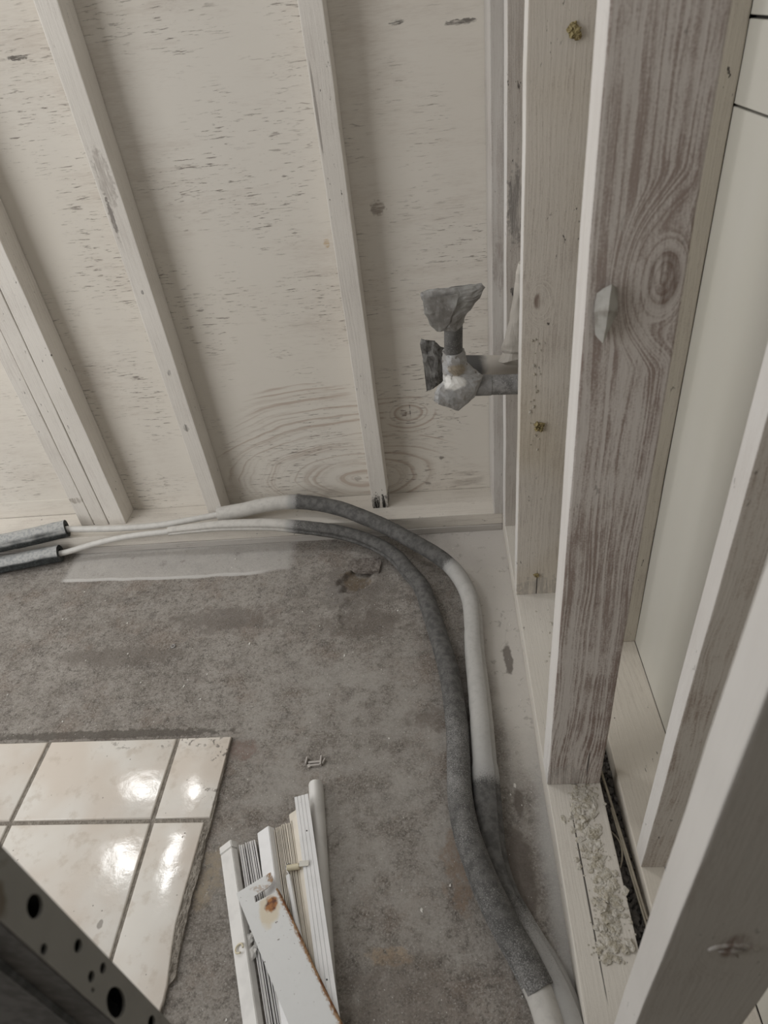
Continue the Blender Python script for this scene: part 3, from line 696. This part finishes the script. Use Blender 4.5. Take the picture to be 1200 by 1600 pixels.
for r, (y0, y1) in enumerate(((.6745, .8625), (.37, .6655))):
    for c in range(3):
        x0 = xc[c] + .0045; x1 = xc[c + 1] - .0045
        sk = .003 if r else 0
        o = slab('tile', [(x0, y0), (x1 + sk, y0), (x1, y1), (x0, y1)] if not r else [(x0 + .008, y0), (x1 + .008, y0), (x1 + .001, y1), (x0 + .001, y1)], .004, .0112, M_TILE, tp, .0035)
        smooth_angle(o, 35)
o = slab('tile', [(-.6435, .6745), (-.5265, .6745), (-.5240, .8635), (-.6445, .8625)], .004, .0112, M_TILE, tp, .0025); smooth_angle(o, 35); o['label'] = 'cut corner tile with chipped right edge'
o = slab('tile', [(-.6375, .30), (-.536, .30), (-.5275, .358), (-.5275, .381), (-.5335, .42), (-.5405, .475), (-.5400, .53), (-.5385, .576), (-.5375, .62), (-.5365, .6655), (-.6435, .6655)], .004, .0112, M_TILE, tp, .003); smooth_angle(o, 35); o['label'] = 'broken edge tile with ragged mortar beside it'
# ragged mortar lip along the broken edge
bm = bmesh.new()
for i in range(70):
    t = rb.random(); y = .40 + .25 * t; w = .010
    lump(bm, (-.5275 - w * rb.random(), y, .006), (.003 + .003 * rb.random(), .006 + .008 * rb.random(), .0035), i * 2.1, 1)
under(finish(bm, 'mortar_lip', M_MORTAR), tp)

# ------------------------------------------------------------------ pile of blinds and strips
def mat_plastic(name, c, dirt=.15, rough=.4):
    b = B(name); P = b.coord(); n = b.noise(P, 30.0, 3); s = b.noise(P, 240.0, 2)
    col = b.mix(b.smooth(n, .45, .7) * dirt, c, tuple(q * .62 for q in c))
    return b.done(b.mix(b.smooth(s, .72, .78) * .5, col, (.25, .23, .2)), rough, n, .04, .001, spec=.45)
M_WHITE = mat_plastic('white_plastic', (.78, .775, .775)); M_OFF = mat_plastic('offwhite_plastic', (.70, .685, .66), .25)
M_BEIGE = mat_plastic('beige_slat', (.60, .545, .455), .35); M_BEIGE2 = mat_plastic('pale_beige_slat', (.70, .645, .555), .3)
M_SLATW = mat_plastic('white_slat', (.68, .665, .66), .25); M_YEL = mat_plastic('yellowed_plastic', (.62, .56, .41), .2)
def along(p0, p1, ylen):
    p0 = Vector(p0); d = Vector(p1) - p0; return p0 + d * (ylen / d.length)
def rail_profile(w, h, tilt):
    c, s = math.cos(tilt), math.sin(tilt)
    return [(a * c - b_ * s, a * s + b_ * c) for a, b_ in ((-w / 2, -h / 2), (w / 2, -h / 2), (w / 2, h / 2), (-w / 2, h / 2))]
def slats(root, starts, length, dirv, mats, hgt, thick, lean=0.0):
    d = Vector(dirv).normalized()
    for i, (x, y) in enumerate(starts):
        p0 = Vector((x, y, hgt / 2 + .003)); p1 = p0 + d * length
        w = thick * (.8 + .5 * rb.random())
        prof = [(-w / 2 + lean, -hgt / 2), (w / 2 + lean, -hgt / 2), (w / 2 - lean + .0003, 0), (w / 2 - .0002, hgt / 2), (-w / 2 - .0002, hgt / 2), (-w / 2 - lean + .0003, 0)]
        under(bar('slat', prof, p0, p1, mats[i % len(mats)]), root)
# blind A (left)
bA = empty('mini_blind', (-.45, .61, 0), label='leftmost folded mini blind with off-white capped rail and white slats', cat='blind', group='window blinds')
dA = (Vector((-.378, .328, 0)) - Vector((-.485, .612, 0))).normalized()
a0 = Vector((-.470, .612, .0255))
under(bar('head_rail', rail_profile(.0300, .016, math.radians(30)), a0 + dA * .016, a0 + dA * .62, M_OFF, bevel=.0012), bA)
under(bar('end_cap', rail_profile(.0312, .0172, math.radians(30)), a0, a0 + dA * .0155, M_OFF, bevel=.0015), bA)
slats(bA, [(-.4455 + .0027 * i + .0006 * math.sin(i * 2.1), .607 + .001 * i + .003 * rb.random()) for i in range(12)], .6, dA, [M_SLATW, M_SLATW, M_OFF], .026, .0016, .0004)
# cord ring and tassel
rg = [(-.4045 + .008 * math.cos(t * 1.0472), .428 + .008 * math.sin(t * 1.0472), .0375 + .0050 * math.cos(t * 1.0472)) for t in range(6)]
under(tube('cord_ring', rg, .0016, M_YEL, None, segs=8, step=.002), bA)
bm = bmesh.new()
for k in range(9): lump(bm, (-.385 + rb.gauss(0, .005), .435 + rb.gauss(0, .016), .031), (.006, .009, .004), k * 1.9, 2)
under(finish(bm, 'cord_tangle', M_OFF), bA)
# blind B (middle)
bB = empty('mini_blind', (-.40, .64, 0), label='middle mini blind with bright white rail, beige slats and tilt wand', cat='blind', group='window blinds')
dB = (Vector((-.325, .36, 0)) - Vector((-.412, .638, 0))).normalized()
b0 = Vector((-.3985, .638, .0265))
under(bar('head_rail', rail_profile(.0300, .018, math.radians(30)), b0, b0 + dB * .62, M_WHITE, bevel=.0012), bB)
slats(bB, [(-.3800 + .0026 * i, .637 + .0015 * i + .003 * rb.random()) for i in range(9)], .6, dB, [M_BEIGE, M_BEIGE2, M_BEIGE], .028, .0017, .0004)
wand0 = Vector((-.3360, .547, .0400)); wand1 = Vector((-.258, .320, .0400))
under(tube('tilt_wand', [wand0, wand0.lerp(wand1, .5), wand1], .0046, M_WHITE, None, segs=6), bB)
under(tube('wand_hook', [wand0 + Vector((0.002, 0, 0)), wand0 + Vector((-.003, .008, .001)), wand0 + Vector((-.007, .014, .003)), wand0 + Vector((-.003, .020, .004)), wand0 + Vector((.004, .018, .002))], .0011, plain('steel_wire', (.42, .41, .40), .35, metal=1.0), None, segs=8, step=.002), bB)
# blind C (right, older)
bC = empty('mini_blind', (-.35, .66, 0), label='narrow yellowed mini blind tucked between the tilt wand and grooved strip', cat='blind', group='window blinds')
dC = (Vector((-.26, .36, 0)) - Vector((-.350, .664, 0))).normalized()
c0 = Vector((-.3435, .672, .0285))
under(bar('head_rail', rail_profile(.022, .016, math.radians(32)), c0, c0 + dC * .60, M_BEIGE2, bevel=.0012), bC)
slats(bC, [(-.3560 + .0026 * i, .645 + .002 * i + .003 * rb.random()) for i in range(7)], .58, dC, [M_BEIGE2, M_BEIGE], .0305, .0017, .0004)
# plastic cord tensioner lying over the slats
ct = empty('cord_connector', (-.335, .560, .036), label='small yellowed plastic connector with clear tab across the beige slats', cat='connector')
under(tube('barrel', [(-.3405, .5595, .0405), (-.329, .5610, .0405), (-.3175, .5625, .0415)], .0055, M_YEL, None, segs=14, inner=.002), ct)
bm = bmesh.new(); box(bm, (-.3075, .5645, .0478), (.018, .010, .0016), Matrix.Rotation(.1, 3, 'Z')); 
under(finish(bm, 'tab', mat_plastic('clear_tab', (.66, .64, .58), .1, .2)), ct)
# grooved strip
gs = empty('grooved_strip', (-.33, .70, .03), label='long bright white grooved plastic strip lying on top of the blinds', cat='strip')
g0 = Vector((-.3325, .6995, .0405)); g1 = Vector((-.2365, .343, .0405)); gd = (g1 - g0).normalized()
prof = [(-.0140, 0)]
for k in range(4):
    xk = -.0140 + .028 * k / 4
    prof += [(xk + .0003, .0045), (xk + .0058, .0045), (xk + .0062, .0033), (xk + .0070, .0033)]
prof = prof[:-2] + [(.0140, .0045), (.0140, 0)]
wid = Vector((gd.y, -gd.x, 0))
under(bar('channel', prof, g0, g0 + gd * .72, M_WHITE), gs)
under(bar('side_lip', [(-.0143, .0005), (-.0143, -.012), (-.0130, -.012), (-.0130, .0005)], g0, g0 + gd * .72, M_WHITE), gs)
for q in (.075, .33):
    bm = bmesh.new(); bmesh.ops.create_cone(bm, segments=12, radius1=.0014, radius2=.0014, depth=.0006, cap_ends=True); bmesh.ops.translate(bm, verts=bm.verts, vec=g0 + gd * q + Vector((.002, 0, .0047)))
    under(finish(bm, 'screw_hole', M_DARK), gs)
# rounded rail
r0 = Vector((-.3145, .745, .0135)); r1v = Vector((-.232, .27, .0135)); rd = (r1v - r0).normalized()
prof = [(.0155 * math.cos(a), -.0125 + .0245 * math.sin(a)) for a in [math.pi * k / 14 for k in range(15)]]
rl = bar('rounded_rail', prof, r0, r0 + rd * .75, M_OFF, bevel=0)
smooth_angle(rl, 60); tag(rl, 'off-white half-round plastic rail behind the grooved strip', 'rail')
# small wedge blocks: rusty painted metal strip on top
def mat_rust():
    b = B('rusty_painted_metal'); P = b.coord(); x, y, z = b.xyz(); n = b.noise(P, 60.0, 4, .65); f = b.noise(P, 260.0, 3, .6)
    col = b.mix(b.smooth(n, .5, .75) * .2, (.70, .705, .70), (.58, .58, .56))
    sp = b.mx(b.smooth(b.noise(P, 150.0, 3, .6), .68, .72), 0)
    col = b.mix(sp * .8, col, (.14, .11, .09))
    spot = b.blot((-.3555, .4925, .05), (.0125, .017, .02), .5, 90.0)
    halo = b.blot((-.358, .482, .05), (.020, .030, .03), .4, 60.0)
    col = b.mix(halo * .6, col, (.62, .50, .30)); col = b.mix(spot, col, b.mix(b.smooth(n, .4, .62), (.11, .038, .016), (.40, .17, .05)))
    # rust creeping in from the long edge and round the slot
    dl = b.m('ABSOLUTE', (x + .346) * .827 + (y - .513) * .5625 * 1.0)
    er = b.smooth(dl + (n - .5) * .014, .0015, .006, 1, 0)
    tip = b.blot((-.362, .539, .05), (.014, .014, .03), .6, 90.0); slot = b.blot((-.374, .518, .05), (.026, .008, .03), .7, 90.0) 
    rk = b.m('MULTIPLY', b.mx(er, tip * .9, slot * .55), b.smooth(f, .35, .55))
    col = b.mix(rk, col, b.mix(b.smooth(f, .4, .6), (.13, .055, .03), (.36, .22, .11)))
    return b.done(col, .5, n + f * .4, .15, .001, spec=.4)
M_RUST = mat_rust()
ms = empty('metal_strip', (-.37, .50, .05), label='white-painted metal strip with slotted end and rusty right edge, topmost of the pile', cat='strip')
Z1, Z2 = .0525, .0490
out = [(-.4242, .5108, Z1), (-.3666, .5470, Z1 + .001), (-.3598, .5357, Z1 + .001), (-.3613, .5265, Z1), (-.3680, .5195, Z1), (-.3899, .5058, Z1), (-.3856, .4956, Z1), (-.3640, .5070, Z1), (-.3530, .5122, Z1), (-.3460, .5125, Z1), (-.3022, .4504, Z1 - .0008), (-.2160, .3221, Z2), (-.110, .164, Z2 - .003), (-.195, .153, Z2 - .003), (-.2994, .3212, Z2)]
under(extrude_poly('plate', out, (0, 0, -.0016), M_RUST), ms)
M_EDGE = mat_crust('rusted_edge', (.17, .075, .04), (.33, .21, .12))
pe = [(-.3510, .5185, Z1 - .0005), (-.3450, .5125, Z1 - .0005), (-.3022, .4504, Z1 - .001), (-.2647, .393, .0507), (-.2155, .3222, Z2 - .0005), (-.109, .1665, Z2 - .004)]
under(tube('folded_edge', pe, .0019, M_EDGE, None, segs=8, rough=.0005), ms)['label'] = 'rusty brown folded edge'

WX, WY = -.7495, 1.149
o = tube('washer', [(WX + .0048 * math.cos(t * .6283), WY + .0048 * math.sin(t * .6283), .0022) for t in range(11)], .0018, plain('dull_steel', (.30, .29, .28), .5, metal=.6), None, segs=8, step=.0012, flat=lambda t: .6)
tag(o, 'small dull metal ring lying on the open concrete', 'washer')
# little plastic clip on the floor, loose concrete flake, paint chips
cl = bmesh.new()
for c, h, rz in (((-.323, .797, .005), (.028, .0045, .006), .07), ((-.342, .801, .005), (.0035, .017, .008), -.1), ((-.3095, .800, .006), (.0035, .022, .010), .02), ((-.3225, .7905, .004), (.022, .004, .006), .09), ((-.335, .7885, .004), (.006, .008, .006), .4), ((-.3035, .799, .005), (.003, .014, .007), -.35)):
    vs = box(cl, c, h, Matrix.Rotation(rz, 3, 'Z'))
bmesh.ops.bevel(cl, geom=list(cl.edges), offset=.0006, segments=1, affect='EDGES')
tag(finish(cl, 'plastic_clip', plain('grey_clip', (.46, .43, .40), .5)), 'small beige broken plastic clip on the concrete above the half-round rail', 'clip')
M_FLAKE = mat_crust('concrete_flake', (.24, .215, .195), (.15, .13, .115))
bm = bmesh.new(); fl = [(-.303, 1.418), (-.292, 1.447), (-.262, 1.449), (-.230, 1.447), (-.205, 1.440), (-.204, 1.412), (-.209, 1.389), (-.25, 1.391), (-.280, 1.399)]
top = [bm.verts.new((x, y, .0085 + .003 * rb.random())) for x, y in fl]; bot = [bm.verts.new((x * .98 - .0052, y, .0)) for x, y in fl]
ft = bm.faces.new(top); bm.faces.new(bot[::-1])
for i in range(len(fl)): bm.faces.new((top[i], bot[i], bot[(i + 1) % len(fl)], top[(i + 1) % len(fl)]))
bmesh.ops.triangulate(bm, faces=list(bm.faces)); bmesh.ops.subdivide_edges(bm, edges=list(bm.edges), cuts=3, use_grid_fill=True)
for v in bm.verts: v.co += mnoise.noise_vector(v.co * 70) * .003
tag(finish(bm, 'concrete_flake', M_FLAKE), 'loose cracked concrete flake beside the brown hollow in the floor', 'concrete')
M_CHIP = plain('paint_chip', (.66, .64, .60), .7)
bm = bmesh.new(); rc = random.Random(21)
for i in range(150):
    x = rc.uniform(-1.2, .14); y = rc.uniform(.25, 1.5)
    if x < -.5 and y < .89: continue
    s = .0008 + .0022 * rc.random() ** 2.5
    lump(bm, (x, y, floor_z(x, y) + .001), (s, s * (1 + rc.random()), s * .4), i, 1)
tag(finish(bm, 'paint_chips', M_CHIP), 'tiny white paint chips scattered over the concrete floor', 'chips', kind='stuff')

# ------------------------------------------------------------------ slotted metal post, close to the camera at lower left
def mat_galv():
    b = B('galvanised_steel'); P = b.coord(); n = b.noise(P, 28.0, 3); v = b.noise(P, 90.0, 3, .6)
    return b.done(b.mix(b.smooth(n * .5 + v * .5, .4, .6), (.11, .115, .118), (.20, .205, .21)), .5, v, .08, .001, metal=.4, spec=.5)
def mat_post():
    b = B('grey_painted_steel'); P = b.coord(); n = b.noise(P, 30.0, 3); s = b.noise(P, 16.0, 4, .6)
    col = b.mix(b.smooth(n, .4, .7) * .25, (.235, .23, .215), (.17, .166, .155))
    sc = b.smooth(b.m('ABSOLUTE', s - .5), .003, .010, 1, 0) * b.smooth(b.noise(P, 12.0, 2), .55, .62)
    col = b.mix(sc * .6, col, (.12, .10, .075))
    col = b.mix(b.blot((-.27, .150, .925), (.1, .010, .018), .6, 60.0) * .85, col, (.10, .075, .05))
    return b.done(col, .45, n, .05, .001, spec=.4)
M_GALV = mat_galv(); M_POST = mat_post()
po = empty('slotted_post', (-.27, .15, 0), label='blurred grey metal post with punched holes, close by at the lower left', cat='post')
XT, YT, YL = -.267, .1738, .1455
def leg_with_holes(name, y0, y1, z0, z1, holes, mat, th=.002):
    """steel strip in the plane x = XT with real punched holes, built as a fine grid cut to the holes"""
    bm = bmesh.new(); seg = 20
    edges_z = sorted(set([z0, z1] + [h[1] - h[3] * 1.25 for h in holes] + [h[1] + h[3] * 1.25 for h in holes]))
    ring_front = []
    o2 = bmesh.new()
    outer = [bm.verts.new((XT, y0, z0)), bm.verts.new((XT, y1, z0)), bm.verts.new((XT, y1, z1)), bm.verts.new((XT, y0, z1))]
    es = [bm.edges.new((outer[i], outer[(i + 1) % 4])) for i in range(4)]
    for (hy, hz, ry, rz) in holes:
        vs = [bm.verts.new((XT, hy + ry * math.cos(2 * math.pi * k / seg), hz + rz * math.sin(2 * math.pi * k / seg))) for k in range(seg)]
        es += [bm.edges.new((vs[k], vs[(k + 1) % seg])) for k in range(seg)]
    bmesh.ops.triangle_fill(bm, use_beauty=True, edges=es, normal=(1, 0, 0))
    bmesh.ops.solidify(bm, geom=list(bm.faces), thickness=th)
    o2.free()
    return finish(bm, name, mat)
HOLES = [(.1635, .884, .0062, .0098), (.1650, .817, .0040, .0056), (.1662, .772, .0034, .0050), (.1570, .785, .0034, .0050), (.1497, .856, .0030, .0044),
         (.1515, .7765, .0014, .0025), (.1560, .735, .0085, .018)]
HOLES += [(.163, .955, .004, .006)] + [(.163, .66 - .1 * k, .005, .008) for k in range(6)]
under(leg_with_holes('punched_face', YL, YT, 0, 1.0, HOLES, M_POST), po)
bm = bmesh.new(); box(bm, (XT - .030, (YL + YT) / 2, .5), (.002, YT - YL - .004, 1.0)); under(finish(bm, 'inner_face', M_GALV), po)
bm = bmesh.new(); box(bm, (XT - .016, YT - .001, .5), (.030, .002, 1.0)); under(finish(bm, 'back_web', M_GALV), po)
bm = bmesh.new(); box(bm, (XT - .016, YL + .001, .5), (.030, .002, 1.0)); under(finish(bm, 'web', M_GALV), po)
bm = bmesh.new(); box(bm, (XT - .031, YL - .001, .5), (.0035, .006, 1.0)); bmesh.ops.bevel(bm, geom=list(bm.edges), offset=.001, segments=2, affect='EDGES'); under(finish(bm, 'rib', M_GALV), po)
bm = bmesh.new(); box(bm, (XT - .075, YL + .003, .5), (.088, .002, 1.0)); under(finish(bm, 'flange', M_GALV), po)
